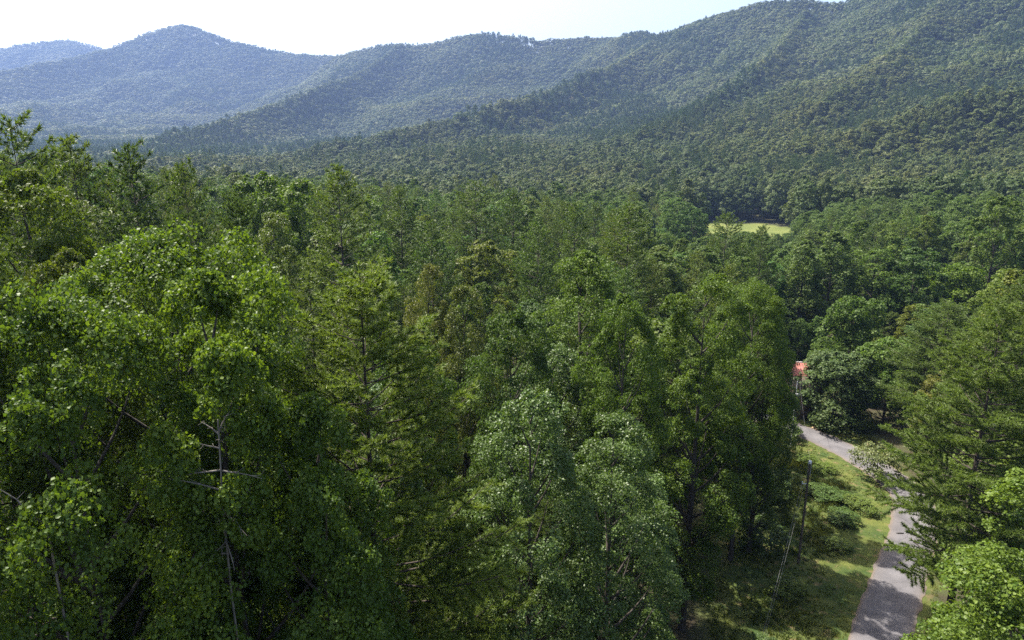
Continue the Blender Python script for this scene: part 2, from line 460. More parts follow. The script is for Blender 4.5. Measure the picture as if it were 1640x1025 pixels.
# near
proto_broad('poplarA', 28, 8, 5.2, P_DOME, 58, 28, 84, 0.112, M_POPLAR, 1, LOBED, clump=.37, ragged=.3, up=.3, nrm=(.5, .6))
proto_broad('poplarB', 26, 4, 4.0, P_DOME, 46, 26, 80, 0.108, M_POPLAR, 2, LOBED, clump=.36, ragged=.42, up=.3, nrm=(.5, .6))
proto_broad('mapleA', 22, 3, 3.4, P_OVAL, 48, 26, 48, 0.12, M_MAPLE, 3, clump=.36, ragged=.3, up=.4, nrm=(.5, .55))
proto_broad('oakA', 23, 4, 4.2, P_ROUND, 42, 24, 52, 0.155, M_BROAD, 4, clump=.35, ragged=.4, up=.4, nrm=(.5, .55))
proto_pine('pineA', 27, 4, 5.2, 0.85, 6, 0.16, 0.12, 30, 0.18, 0.034, M_PINE, 5)
proto_pine('pineB', 25, 8, 5.2, 0.8, 6, 0.17, 0.13, 28, 0.20, 0.036, M_PINE, 6, asc=.28)
# middle distance
for i, (pr, s) in enumerate(((P_ROUND, 21), (P_OVAL, 22), (P_CONE, 23), (P_DOME, 24), (P_OVAL, 25))):
    proto_broad('mid%d' % i, 22, 3.5, 4.2, pr, 26 + 2 * i, 16, 38, 0.29, M_BROAD, s, clump=.38, ragged=.45, up=.4, nrm=(.55, .5))
for i, s in enumerate((31, 32, 33)):
    proto_pine('pineM%d' % i, 25, 3.5 + i, 4.6, 1.05, 5, 0.24, 0.22, 12, 0.34, 0.082, M_PINE, s, prof=(None, ((0, .1, .35, .6, .85, 1), (.6, .85, 1, .85, .6, .2)), None)[i])
for i, (pr, s) in enumerate(((P_ROUND, 27), (P_DOME, 28))):
    proto_broad('low%d' % i, 10.5, 0.8, 4.2, pr, 26, 16, 38, 0.28, M_BROAD, s, clump=.38, ragged=.45, up=.4, nrm=(.55, .5))
# distance
for i, (pr, s) in enumerate(((P_ROUND, 41), (P_OVAL, 42), (P_CONE, 43), (P_ROUND, 44))):
    proto_broad('far%d' % i, 20, 4, 4.6, pr, 16, 10, 20, 0.66, M_FARB, s, clump=.44, limbs=False, ragged=.3, up=.35, nrm=(.8, .35))
for i, s in enumerate((51, 52)):
    proto_pine('pineF%d' % i, 23, 4, 3.8, 1.3, 5, 0.7, 0.8, 6, 0.85, 0.22, M_FARP, s, br=False)
for i, (pr, s) in enumerate(((P_ROUND, 61), (P_OVAL, 62), (P_ROUND, 63))):
    proto_broad('dist%d' % i, 18, 6, 5.0, P_DOME, 8, 10, 10, 1.2, M_FARB, s, clump=.5, limbs=False, ragged=.2, up=.2, nrm=(1.1, .28))
proto_pine('pineD0', 22, 4, 3.6, 2.0, 5, 1.3, 1.4, 4, 1.6, 0.55, M_FARP, 71, br=False)

# ------------------------------------------------------------------ road, grass and clearing layout
def polyline(pts, n):
    pts = np.array(pts, float)
    d = np.r_[0, np.cumsum(np.linalg.norm(np.diff(pts, axis=0), axis=1))]
    # Catmull-Rom through the points
    out = []
    P = np.vstack([2 * pts[0] - pts[1], pts, 2 * pts[-1] - pts[-2]])
    for i in range(len(pts) - 1):
        p0, p1, p2, p3 = P[i:i + 4]
        for t in np.linspace(0, 1, n, endpoint=False):
            out.append(.5 * ((2 * p1) + (p2 - p0) * t + (2 * p0 - 5 * p1 + 4 * p2 - p3) * t * t + (3 * p1 - p0 - 3 * p2 + p3) * t ** 3))
    out.append(pts[-1])
    return np.array(out)
ROAD_C = [on_ground(px, py)[:2] for px, py in
          ((1120, 655), (1210, 668), (1285, 692), (1340, 716), (1410, 757), (1458, 800), (1463, 850), (1437, 935), (1408, 1030), (1372, 1180), (1330, 1400))]
ROAD = polyline(ROAD_C, 8)
def road_dist(x, y):
    d = np.full(np.shape(x), 1e9)
    for a, b in zip(ROAD[:-1], ROAD[1:]):
        e = b - a
        t = np.clip(((x - a[0]) * e[0] + (y - a[1]) * e[1]) / (e @ e), 0, 1)
        d = np.minimum(d, np.hypot(x - a[0] - t * e[0], y - a[1] - t * e[1]))
    return d
def in_poly(px, py, poly):
    poly = np.array(poly, float); inside = np.zeros(np.shape(px), bool)
    j = len(poly) - 1
    for i in range(len(poly)):
        xi, yi = poly[i]; xj, yj = poly[j]
        c = ((yi > py) != (yj > py)) & (px < (xj - xi) * (py - yi) / (yj - yi + 1e-12) + xi)
        inside ^= c; j = i
    return inside
GRASS_POLY = [on_ground(px, py)[:2] for px, py in ((1235, 672), (1330, 655), (1385, 690), (1430, 745), (1480, 800), (1490, 850), (1440, 1030), (1380, 1250), (1150, 1250), (1130, 1000), (1165, 850), (1195, 760))]
FIELD_POLY = [at(px, py, d)[:2] for px, py, d in ((1060, 352, 408), (1135, 346, 412), (1215, 348, 412), (1285, 362, 392), (1290, 400, 330), (1240, 420, 290), (1140, 420, 290), (1080, 400, 330))]
def grass_mask(x, y):
    return in_poly(x, y, GRASS_POLY) | (road_dist(x, y) < 3.0)
def field_mask(x, y): return in_poly(x, y, FIELD_POLY)

# ------------------------------------------------------------------ ground sheet
def spaced(lo, hi, n, s):
    a = np.arcsinh(lo / s); b = np.arcsinh(hi / s)
    return s * np.sinh(np.linspace(a, b, n))
gx = spaced(-4600, 4600, 330, 60) + 25
gy = spaced(-260, 5400, 370, 60) + 50
GX, GY = np.meshgrid(gx, gy)
GZ = ground_z(GX.ravel(), GY.ravel())
gm = grass_mask(GX.ravel(), GY.ravel()).astype(float)
fm = field_mask(GX.ravel(), GY.ravel()).astype(float)
nx, ny = len(gx), len(gy)
I = np.arange(nx * ny).reshape(ny, nx)
GT = np.stack([I[:-1, :-1].ravel(), I[:-1, 1:].ravel(), I[1:, 1:].ravel(), I[1:, :-1].ravel()], 1)
def ground_material():
    m, nt, out = nm('forest_floor')
    tc = N(nt, 'ShaderNodeTexCoord')
    def noise(sc, det=5):
        n = N(nt, 'ShaderNodeTexNoise'); n.inputs['Scale'].default_value = sc; n.inputs['Detail'].default_value = det
        nt.links.new(tc.outputs['Object'], n.inputs[0]); return n.outputs[0]
    def ramp(f, a, b, p0=.35, p1=.65):
        r = N(nt, 'ShaderNodeValToRGB'); e = r.color_ramp.elements
        e[0].position = p0; e[1].position = p1; e[0].color = (*a, 1); e[1].color = (*b, 1)
        nt.links.new(f, r.inputs[0]); return r.outputs[0]
    floor_ = ramp(noise(0.6), (0.045, 0.036, 0.024), (0.055, 0.062, 0.026))
    grass = ramp(noise(0.5), (0.038, 0.060, 0.017), (0.088, 0.100, 0.026))
    grass = mixrgb(nt, grass, (0.16, 0.115, 0.06), ramp(noise(1.3), (0, 0, 0), (0.7, 0.7, 0.7), .56, .70))
    field = ramp(noise(0.07), (0.075, 0.098, 0.024), (0.125, 0.138, 0.038))
    g = N(nt, 'ShaderNodeAttribute', attribute_name='grass'); f = N(nt, 'ShaderNodeAttribute', attribute_name='field')
    c = mixrgb(nt, floor_, grass, g.outputs['Fac']); c = mixrgb(nt, c, field, f.outputs['Fac'])
    p = N(nt, 'ShaderNodeBsdfPrincipled'); p.inputs['Roughness'].default_value = 0.95; p.inputs['Specular IOR Level'].default_value = 0.1
    nt.links.new(c, p.inputs['Base Color'])
    b = N(nt, 'ShaderNodeBump'); b.inputs['Strength'].default_value = 0.6; b.inputs['Distance'].default_value = 0.15
    nt.links.new(noise(3.0, 8), b.inputs['Height']); nt.links.new(b.outputs[0], p.inputs['Normal'])
    nt.links.new(p.outputs[0], out.inputs[0])
    return m
ground = link('ground', mesh_of('ground', np.column_stack([GX.ravel(), GY.ravel(), GZ]), GT, ground_material(), {'grass': gm, 'field': fm}, smooth=True))
prop(ground, kind='structure')

# ------------------------------------------------------------------ road
def road_material():
    m, nt, out = nm('old_asphalt')
    tc = N(nt, 'ShaderNodeTexCoord')
    n1 = N(nt, 'ShaderNodeTexNoise'); n1.inputs['Scale'].default_value = 0.7; n1.inputs['Detail'].default_value = 6
    n2 = N(nt, 'ShaderNodeTexNoise'); n2.inputs['Scale'].default_value = 30; n2.inputs['Detail'].default_value = 4
    vo = N(nt, 'ShaderNodeTexVoronoi', feature='DISTANCE_TO_EDGE'); vo.inputs['Scale'].default_value = 0.22
    for n in (n1, n2): nt.links.new(tc.outputs['Object'], n.inputs[0])
    wob = N(nt, 'ShaderNodeVectorMath', operation='ADD'); nt.links.new(tc.outputs['Object'], wob.inputs[0]); nt.links.new(n1.outputs[1], wob.inputs[1])
    nt.links.new(wob.outputs[0], vo.inputs[0])
    r = N(nt, 'ShaderNodeValToRGB'); r.color_ramp.elements[0].color = (0.080, 0.076, 0.080, 1); r.color_ramp.elements[1].color = (0.132, 0.125, 0.129, 1)
    r.color_ramp.elements[0].position = .3; r.color_ramp.elements[1].position = .7
    nt.links.new(n1.outputs[0], r.inputs[0])
    c = mixrgb(nt, r.outputs[0], n2.outputs[0], 0.25, 'OVERLAY')
    cr = N(nt, 'ShaderNodeValToRGB'); cr.color_ramp.elements[0].position = 0.0; cr.color_ramp.elements[1].position = 0.008
    cr.color_ramp.elements[0].color = (0.55, 0.55, 0.55, 1); cr.color_ramp.elements[1].color = (1, 1, 1, 1)
    nt.links.new(vo.outputs[0], cr.inputs[0])
    c = mixrgb(nt, c, cr.outputs[0], 1.0, 'MULTIPLY')
    ed = N(nt, 'ShaderNodeAttribute', attribute_name='edge')          # dust and needles gathered along the edges
    er = N(nt, 'ShaderNodeMath', operation='MULTIPLY'); nt.links.new(ed.outputs['Fac'], er.inputs[0]); nt.links.new(n1.outputs[0], er.inputs[1])
    c = mixrgb(nt, c, (0.13, 0.095, 0.06), er.outputs[0])
    p = N(nt, 'ShaderNodeBsdfPrincipled'); p.inputs['Roughness'].default_value = 0.85; p.inputs['Specular IOR Level'].default_value = 0.25
    nt.links.new(c, p.inputs['Base Color'])
    b = N(nt, 'ShaderNodeBump'); b.inputs['Strength'].default_value = 0.2; b.inputs['Distance'].default_value = 0.02
    nt.links.new(n2.outputs[0], b.inputs['Height']); nt.links.new(b.outputs[0], p.inputs['Normal'])
    nt.links.new(p.outputs[0], out.inputs[0])
    return m
RD = polyline(ROAD_C, 30)
tn = np.gradient(RD, axis=0); tn /= np.linalg.norm(tn, axis=1, keepdims=True)
nr = np.column_stack([-tn[:, 1], tn[:, 0]])
cols = np.array([-1.0, -0.85, -0.5, 0, 0.5, 0.85, 1.0]); HW = 1.9
jit = (fbm(np.arange(len(RD)) * 0.35, np.zeros(len(RD)) + 3, 3) - .5) * 0.5
RV = []; RE = []
for i in range(len(RD)):
    for c in cols:
        w = c * (HW + (jit[i] if c > 0 else -jit[i] * .8) * (abs(c) > .9))
        q = RD[i] + nr[i] * w
        RV.append((q[0], q[1], 0)); RE.append(1.5 if abs(c) > .9 else (0.35 if abs(c) > .8 else 0))
RV = np.array(RV); RV[:, 2] = ground_z(RV[:, 0], RV[:, 1]) + 0.05 - 0.03 * (np.array(RE) > 1)
k = len(cols); I = np.arange(len(RD) * k).reshape(-1, k)
RT = np.stack([I[:-1, :-1].ravel(), I[:-1, 1:].ravel(), I[1:, 1:].ravel(), I[1:, :-1].ravel()], 1)
road = link('road', mesh_of('road', RV, RT, road_material(), {'edge': np.array(RE)}))
prop(road, kind='structure')

# ------------------------------------------------------------------ trees
def put_tree(name, key, loc, H, Rc, label, group=None, tint=(1, 1, 1), rz=None, crown_mesh=None):
    if key.startswith('mid') and H / Rc < 3.4: key = 'low%d' % (int(key[3:]) % 2)
    p = PROTO[key]
    s = Rc / p['R']
    rz = rng.random() * 6.283 if rz is None else rz
    t = empty(name, loc, rz, (s, s, H / p['H']))
    prop(t, label, 'tree', group)
    a = link('trunk', p['trunk'], t)
    b = link('crown', crown_mesh or p['crown'], t); b['kind'] = 'stuff'
    b.color = (*tint, 1)
    return t, b
PLACED = []     # x, y, R
ANCHOR = []     # picture place and short name of the trees the others are told from
BOX = []        # picture box of what a later tree must not hide: x0, x1, y0, y1, depth
def hero(name, key, px, py, D, Rc, label, tint=(1, 1, 1), rz=None, keep=1.3, leaves=0, group=None, short=None):
    top = at(px, py, D); g = gz(top[0], top[1])
    H = top[2] - g
    loc = (top[0], top[1], g)
    t, crown = put_tree(name, key, loc, H, Rc, label, group, tint, rz)
    if leaves:                                    # the nearest leaves, large enough to pick apart
        p = PROTO[key]; s = Rc / p['R']; sz = H / p['H']
        P = p['P'] * np.array([s, s, sz]); c_, s_ = math.cos(rz), math.sin(rz)
        W = np.column_stack([P[:, 0] * c_ - P[:, 1] * s_, P[:, 0] * s_ + P[:, 1] * c_, P[:, 2]]) + np.array(loc)
        u, v, d = project(W)
        score = np.linalg.norm(W - np.array([0, 0, CAMZ]), axis=1) + rng.random(len(W)) * 2.0 + 100 * ((u < 5) | (u > 1635) | (v > 1020))
        for i in np.argsort(score)[:leaves]:
            o = bpy.data.objects.new('leaf', LEAF[i % len(LEAF)]); COL.objects.link(o)
            n = unit(p['N'][i] + rng.normal(size=3) * .5); a = unit(np.cross(n, rng.normal(size=3))); b = np.cross(n, a)
            q = p['P'][i] + .06 * rng.normal(size=3) + p['N'][i] * .08; z = p['sz'][i] * 1.1
            o.parent = crown
            o.matrix_local = Matrix(((a[0] * z, b[0] * z, n[0] * z, q[0]), (a[1] * z, b[1] * z, n[1] * z, q[1]), (a[2] * z, b[2] * z, n[2] * z, q[2]), (0, 0, 0, 1)))
            o.color = (*tint, 1)
    ANCHOR.append((px, py + FPX * Rc / D * .5, short or label))
    PLACED.append((top[0], top[1], Rc))
    w = FPX * Rc / D
    BOX.append((px - w * .75, px + w * .75, py, py + w * keep, D - 2))
    return t
LEAF = [mesh_of('leaf', LOBED[0], LOBED[1], M_POPLAR, {'rnd': np.full(len(LOBED[0]), r)}) for r in (.15, .35, .55, .75, .95)]

G_ = (1, 1, 1)
# --- foreground
hero('tulip_poplar', 'poplarA', 262, 392, 23.0, 4.3, 'big bright green tulip poplar with the tallest rounded crown at left foreground', (1.0, 1.02, .9), 0.4, 2.6, 300)
hero('tulip_poplar', 'poplarB', 338, 456, 17.5, 2.9, 'bright yellow-green poplar in front of the tallest rounded poplar crown', (1.12, 1.12, .95), 2.1, 2.5, 300)
hero('tulip_poplar', 'poplarA', 75, 500, 18.0, 3.5, 'green poplar at the left edge, below and left of the tallest poplar', (.95, .98, .9), 3.6, 2.5, 300)
hero('tulip_poplar', 'poplarB', 495, 640, 17.0, 2.5, 'low dark green poplar between the tall white pine trunk and the left poplars', (.82, .88, .85), 5.0, 1.6, 200)
hero('white_pine', 'pineA', 575, 425, 22.0, 5.6, 'tall open white pine with visible dark trunk beside the left poplars', (1.4, 1.34, .95), 0.7, 2.4)
hero('maple_tree', 'mapleA', 850, 634, 25.0, 3.0, 'maple with pale silvery top leaves right of the foreground white pine', (1.0, 1.02, .9), 0.2, 2.6)
hero('maple_tree', 'mapleA', 985, 672, 26.5, 2.9, 'narrow light green maple just right of the silvery-topped maple', (.92, .93, .7), 2.2, 2.6)
hero('tulip_poplar', 'poplarB', 1715, 790, 27.0, 4.2, 'bright leafy poplar at the bottom right corner beside the road', (1.15, 1.12, .95), 1.2, 2.0, 300)
# --- centre
hero('oak_tree', 'oakA', 820, 500, 35, 2.9, 'dark oak directly above the silvery-topped maple', (.70, .75, .75), 1.0, 2.0)
hero('oak_tree', 'oakA', 935, 405, 46, 4.0, 'broad oak with yellowish crown in the centre of the picture', (1.05, 1.04, .8), 2.0)
hero('oak_tree', 'oakA', 1003, 475, 38, 2.7, 'rounded oak right of and below the broad yellowish oak', (.98, 1.0, .8), 3.0, 2.0)
hero('tulip_poplar', 'poplarB', 1130, 447, 43, 3.6, 'tall light green poplar left of the grass clearing', (.95, .96, .82), 0.0, 2.6)
hero('tulip_poplar', 'poplarA', 1208, 460, 54, 3.4, 'slender poplar behind the tall poplar by the grass clearing', (.95, .97, .82), 1.7, 2.0)
hero('tulip_poplar', 'poplarB', 1200, 466, 63, 3.6, 'dark poplar at the clearing edge, half hidden behind the tall light poplar', (.8, .85, .75), 3.3, 1.5)  # extra tree, added so that its shadow darkens the clearing
hero('maple_tree', 'mapleA', 1232, 532, 56, 2.6, 'yellow-green maple at the edge of the trees left of the red roof', (1.15, 1.05, .6), 4.1, 1.5)
hero('maple_tree', 'mapleA', 685, 428, 42, 2.0, 'small maple with orange-tinged leaves right of the foreground pine top', (1.55, 1.08, .75), 1.1, 1.5)
hero('maple_tree', 'mapleA', 742, 462, 40, 2.2, 'olive maple tinged with yellow between the orange-tinged maple and dark oak', (1.3, 1.0, .7), 2.9, 1.5)
hero('oak_tree', 'oakA', 660, 545, 33, 2.6, 'deep green oak close behind the right-hand branches of the foreground pine', (.75, .82, .72), 4.4, 1.2)
# --- pines of the middle
PB = [('pineM0', 205, 236, 43, 4.2, 'dark broken-topped pine rising against the hills at upper left', (.62, .68, .68)),
      ('pineM1', 15, 197, 41, 3.8, 'pine at the far left edge reaching up to the hills', (.9, .92, .8)),
      ('pineM2', 110, 224, 46, 4.2, 'olive pine between the far left pine and the dark broken-topped pine', (1.05, 1.0, .8)),
      ('pineM0', 292, 263, 50, 3.2, 'thin spiky pine just right of the dark broken-topped pine', (.85, .88, .8)),
      ('pineM1', 375, 312, 37, 3.4, 'greyish pine behind the tallest poplar, to its right', (.85, .9, .95)),
      ('pineM2', 540, 268, 62, 4.6, 'light green pine with a fine pointed top above the foreground pine', (1.1, 1.08, .85)),
      ('pineM0', 1008, 328, 75, 5.0, 'large spreading pine standing above the broad yellowish oak', (.95, .98, .8)),
      ('pineM1', 862, 362, 66, 3.6, 'bluish green pine left of the broad yellowish oak top', (.92, 1.0, .95)),
      ('pineM2', 922, 326, 84, 4.0, 'feathery pine behind the gap left of the large spreading pine', (.95, .98, .85)),
      ('pineM0', 822, 306, 92, 4.4, 'dark layered pine in the centre of the forest edge', (.66, .74, .74)),
      ('pineM1', 762, 292, 100, 5.0, 'broad-topped pine left of the dark layered pine', (.85, .9, .8)),
      ('pineM2', 690, 356, 68, 3.8, 'deep green pine behind the orange-tinged maple', (.72, .8, .74)),
      ('pineM0', 640, 300, 88, 4.2, 'pine right of the light pine with the fine pointed top', (.92, .95, .8)),
      ('pineM1', 1165, 343, 118, 4.4, 'round-topped pine standing in front of the bright field', (.95, .98, .85)),
      ('pineM0', 1222, 362, 112, 4.0, 'dark pine in front of the right end of the bright field', (.75, .8, .75)),
      ('pineM2', -70, 330, 21, 3.6, 'pine whose branches enter the picture at the left edge', (1.0, 1.0, .85)),
      ]
for key, px, py, D, Rc, lab, tint in PB:
    hero('white_pine', 'pineA' if D < 40 else key, px, py, D, Rc, lab, tint)
# --- right side
hero('white_pine', 'pineB', 1610, 480, 47, 5.4, 'big white pine at the right edge hanging over the road bend', (1.2, 1.2, 1.0), 2.4, 2.2)
hero('white_pine', 'pineB', 1522, 484, 84, 5.4, 'pale green pine behind and left of the big right-edge white pine', (1.0, 1.03, .9), 1.4, 1.6)
hero('white_pine', 'pineA', 1660, 440, 62, 5.6, 'pine half cut off by the right edge behind the big white pine', (1.0, 1.02, .85), 0.4, 1.6)
hero('maple_tree', 'mapleA', 1520, 588, 80, 2.6, 'small tree with yellow and orange leaves among the right-hand pines', (1.75, 1.15, .6), 0.8, 1.0)
hero('broadleaf_tree', 'mid2', 1432, 545, 93, 4.3, 'light green cone-shaped tree left of the right-hand pines', (1.15, 1.18, 1.05), 0.5, 2.4)
hero('broadleaf_tree', 'mid0', 1345, 566, 90, 4.8, 'grey-leaved dusty tree hanging over the red roof', (1.0, .95, 1.6), 1.5, 1.6)
hero('broadleaf_tree', 'mid2', 1292, 385, 122, 4.4, 'tall vine-hung olive tree right of the field, left one of two', (1.05, 1.0, 1.1), 1.5, 3.0)
hero('broadleaf_tree', 'mid2', 1338, 371, 126, 5.0, 'tall vine-hung olive tree right of the field, right one of two', (1.0, .97, 1.1), 4.5, 3.0)
hero('broadleaf_tree', 'mid1', 1405, 402, 128, 5.0, 'bright green tree beside the two tall vine-hung olive trees', (.98, 1.02, .7), 2.5, 1.8)
hero('broadleaf_tree', 'mid3', 1472, 398, 126, 4.8, 'dark rounded tree above the light cone-shaped tree at right', (.68, .78, .72), 3.5, 1.8)
hero('broadleaf_tree', 'mid4', 1372, 478, 104, 4.6, 'mid green tree between the olive trees and the grey-leaved tree', (.9, .95, .8), 0.9, 1.2)
hero('broadleaf_tree', 'mid0', 1535, 425, 140, 5.6, 'flat-topped yellow-green tree on the right above the pale pine', (1.1, 1.1, .6), 0.2, 1.2)
# --- left edge
hero('oak_tree', 'oakA', 30, 275, 31, 3.4, 'brownish olive oak at the left edge below the far left pine', (1.12, .98, .75), 0.6, 1.8)
hero('oak_tree', 'oakA', 100, 405, 27, 2.6, 'dark reddish-olive oak behind the left edge poplar', (1.05, .86, .7), 2.6, 1.5)
hero('maple_tree', 'mapleA', 432, 345, 50, 3.0, 'yellow-green maple between the greyish pine and the light pointed pine', (1.3, 1.12, .6), 1.9, 1.3)
hero('broadleaf_tree', 'mid0', 478, 292, 76, 4.4, 'rounded bright green tree left of the light pointed pine', (1.1, 1.08, .75), .3, 1.2)
hero('broadleaf_tree', 'mid3', 415, 280, 80, 4.2, 'pale green rounded tree right of the thin spiky pine', (1.02, 1.02, .8), 1.3, 1.2)
# --- the trees that stand in front of the field and beside it
hero('broadleaf_tree', 'mid0', 1085, 318, 215, 6.0, 'large round tree at the left end of the bright field, upper one', (.9, .98, .95), .3, 1.6)
hero('broadleaf_tree', 'mid3', 1110, 333, 205, 4.6, 'smaller dark round tree at the left end of the bright field', (.72, .85, .85), 2.3, 1.6)
hero('broadleaf_tree', 'mid1', 1070, 345, 190, 4.0, 'light round tree left of the dark round tree by the field', (1.0, 1.05, .85), 1.3, 1.0)

# --- dead tree bare among the poplar leaves
def dead_tree():
    top = at(349, 672, 15.9); g = gz(top[0], top[1])
    t = empty('dead_tree', (top[0], top[1], g)); H = top[2] - g
    prop(t, 'thin bare dead tree with grey broken twigs in front of the left poplars', 'tree')
    zs = np.linspace(-.5, H, 12); wob = np.cumsum(rng.normal(size=(12, 2)) * 0.05, axis=0); wob -= wob[-1]
    mb = MB(); mb.tube(np.column_stack([wob, zs]), np.linspace(0.06, 0.018, 12), 8)
    link('trunk', mb.mesh('trunk', M_DEAD, True), t)
    for dz, ax, ln in ((-.35, (-1, .1, .9), .5), (-.3, (.5, -.2, .9), .75), (-.7, (-.8, -.5, .6), .5), (-1.25, (1, -.1, -.05), .95), (-1.25, (-1, -.2, .02), 1.1), (-1.75, (-1, -.4, .65), 1.4), (-.55, (.3, -.6, .5), .4), (-3.1, (-.6, -.7, -.4), .9), (-3.0, (.5, -.8, -.5), .8), (-2.9, (.1, -.6, .8), .9), (-3.4, (-.9, -.5, .3), .9), (-2.3, (.9, -.5, -.4), .8)):
        z = H + dz; b = np.array([np.interp(z, zs, wob[:, 0]), np.interp(z, zs, wob[:, 1]), z]); d = unit(np.array(ax, float))
        s = np.linspace(0, 1, 5); Q = b + np.outer(s * ln, d) + np.column_stack([rng.normal(size=(5, 2)) * .02 * ln, -.12 * ln * s * s])
        mb = MB(); mb.tube(Q, np.linspace(0.024, 0.006, 5), 5)
        for s0 in (.45, .75):
            q = Q[int(s0 * 4)]; mb.tube(np.array([q, q + .2 * ln * unit(d + rng.normal(size=3) * .7), q + .32 * ln * unit(d + rng.normal(size=3) * .5)]), [.009, .006, .004], 4)
        link('branch', mb.mesh('branch', M_DEAD), t)
dead_tree()
def dead_branch(px, py, D, lab, pts):
    o = at(px, py, D); mb = MB()
    Q = np.array(pts, float); mb.tube(Q, np.linspace(.02, .007, len(Q)), 6)
    for i in range(1, len(Q)):
        d = unit(Q[i] - Q[i - 1]); mb.tube(np.array([Q[i], Q[i] + .25 * unit(d + rng.normal(size=3) * .8)]), [.012, .005], 4)
    g = gz(o[0], o[1])
    t = empty('dead_sapling', (o[0], o[1], g)); prop(t, lab, 'tree')
    h = o[2] - g
    mb2 = MB(); mb2.tube(np.array([(0, 0, -.4), (.05, 0, h * .5), (0, 0, h)]), [.035, .03, .022], 7)
    link('trunk', mb2.mesh('trunk', M_DEAD), t)
    b = link('branch', mb.mesh('branch', M_DEAD), t); b.location = (0, 0, h)
dead_branch(75, 840, 15.4, 'bare dead sapling with a pale broken tip at the lower left edge', [(0, 0, 0), (-.25, -.05, .22), (-.5, 0, .55), (-.75, -.1, .85)])

# --- the wood between: random standing trees, each its own object
PROTECT = [(1390, 1490, 835, 1025, 62), (1232, 1450, 672, 1025, 74), (1138, 1266, 350, 371, 330), (1258, 1290, 572, 636, 92), (1272, 1300, 735, 910, 60)]
def hidden_ok(px, py, w, d, h_px):
    for x0, x1, y0, y1, dep in PROTECT:
        if px + w > x0 and px - w < x1 and py < y1 and py + h_px > y0 and d < dep: return False
    for x0, x1, y0, y1, dep in BOX:
        if px + w * .8 > x0 and px - w * .8 < x1 and py < y1 and d < dep and py + h_px > y0: return False
    return True
SUNH = np.array([math.sin(SUN_AZ), math.cos(SUN_AZ)]); SUNT = math.tan(SUN_EL)
SUNNY = [on_ground(px, py)[:2] for px, py in ((1300, 697), (1330, 711), (1360, 726), (1390, 745), (1345, 690), (1400, 800), (1385, 835), (1370, 872), (1440, 850), (1460, 880), (1410, 905), (1415, 935))]
def shades(x, y, H, Rc):
    for p in SUNNY:
        v = np.array([x, y]) - p; al = float(v @ SUNH); pe = abs(float(v[0] * SUNH[1] - v[1] * SUNH[0]))
        if al > -Rc and pe < Rc * .9 and max(al - Rc * .5, 0) * SUNT < H: return True
    return False
def canopy_top(px, r):
    if r < 150: return np.interp(px, (-100, 0, 200, 400, 800, 1060, 1200, 1300, 1640), (205, 215, 255, 285, 300, 335, 355, 390, 425))
    return np.interp(px, (0, 1000, 1250, 1400, 1640), (262, 285, 345, 305, 300))
cand = []
rg = np.random.default_rng(77)
r_ = 26.0
while r_ < 300:
    step = 4.6 + r_ * 0.011
    na = int(r_ * R(104) / step)
    for a in np.linspace(R(-52), R(52), na):
        rr = r_ + rg.normal() * step * .28; aa = a + rg.normal() * .28 * step / r_
        cand.append((rr * math.sin(aa), rr * math.cos(aa)))
    r_ += step * .95
cand = np.array(cand)
cg = ground_z(cand[:, 0], cand[:, 1])
cgm = grass_mask(cand[:, 0], cand[:, 1]) | field_mask(cand[:, 0], cand[:, 1])
HOUSE = on_ground(1290, 612, 0.0)[:2]
fill = []
pl = list(PLACED)
for (x, y), g, m in zip(cand, cg, cgm):
    if m or math.hypot(x - HOUSE[0], y - HOUSE[1]) < 7: continue
    if road_dist(np.array([x]), np.array([y]))[0] < 3.6: continue
    r = math.hypot(x, y)
    pine = rg.random() < (0.42 if (x < 25 and r < 150) else 0.16)
    H = (rg.normal(21.5, 2.4) if pine else rg.normal(20, 2.4)); Rc = (rg.uniform(2.5, 3.9) if pine else rg.uniform(2.9, 4.6)) * (1 + .0012 * r)
    ok = False
    for tries in range(6):
        px, py, d = project((x, y, g + H))
        w = FPX * Rc / d
        if hidden_ok(px, py, w, d, FPX * H / d) and py > canopy_top(px, r) and not shades(x, y, H, Rc): ok = True; break
        H *= .76; Rc *= .79                                     # a younger tree in the understorey
    if not ok: continue
    if any((x - a) ** 2 + (y - b) ** 2 < (0.62 * (Rc + c)) ** 2 for a, b, c in pl): continue
    pl.append((x, y, Rc))
    if px + w < -140 or px - w > 1780: continue
    fill.append((r, x, y, g, H, Rc, pine, px))
fill.sort()
NB = NP = 0
STUFF = []      # x, y, z, sx, sz, kind
SHORTS = {'slender poplar behind the tall poplar by the grass clearing': 'slender poplar by the grass clearing',
          'yellow-green maple at the edge of the trees left of the red roof': 'yellow-green maple by the red roof',
          'pine half cut off by the right edge behind the big white pine': 'half cut-off pine at right',
          'tall vine-hung olive tree right of the field, left one of two': 'left tall vine-hung olive tree',
          'tall vine-hung olive tree right of the field, right one of two': 'right tall vine-hung olive tree',
          'yellow-green maple between the greyish pine and the light pointed pine': 'yellow-green maple by the greyish pine',
          'olive pine between the far left pine and the dark broken-topped pine': 'olive pine at upper left',
          'greyish pine behind the tallest poplar, to its right': 'greyish pine behind the tallest poplar',
          'broad-topped pine left of the dark layered pine': 'broad-topped centre pine',
          'dark pine in front of the right end of the bright field': 'dark pine by the bright field'}
def short_of(lab):
    if lab in SHORTS: return SHORTS[lab]
    for cut in (' standing ', ' hanging ', ' rising ', ' reaching ', ' with ', ' in front ', ' in the ', ' at the ', ' behind ', ' between ', ' directly ', ' right of ', ' left of ', ' beside ', ' below ', ' above ', ' just ', ' close ', ' whose ', ' half ', ' among ', ' on the '):
        k = lab.find(cut)
        if k > 0 and len(lab[:k].split()) >= 3: lab = lab[:k]
    return lab
SHORT = {}
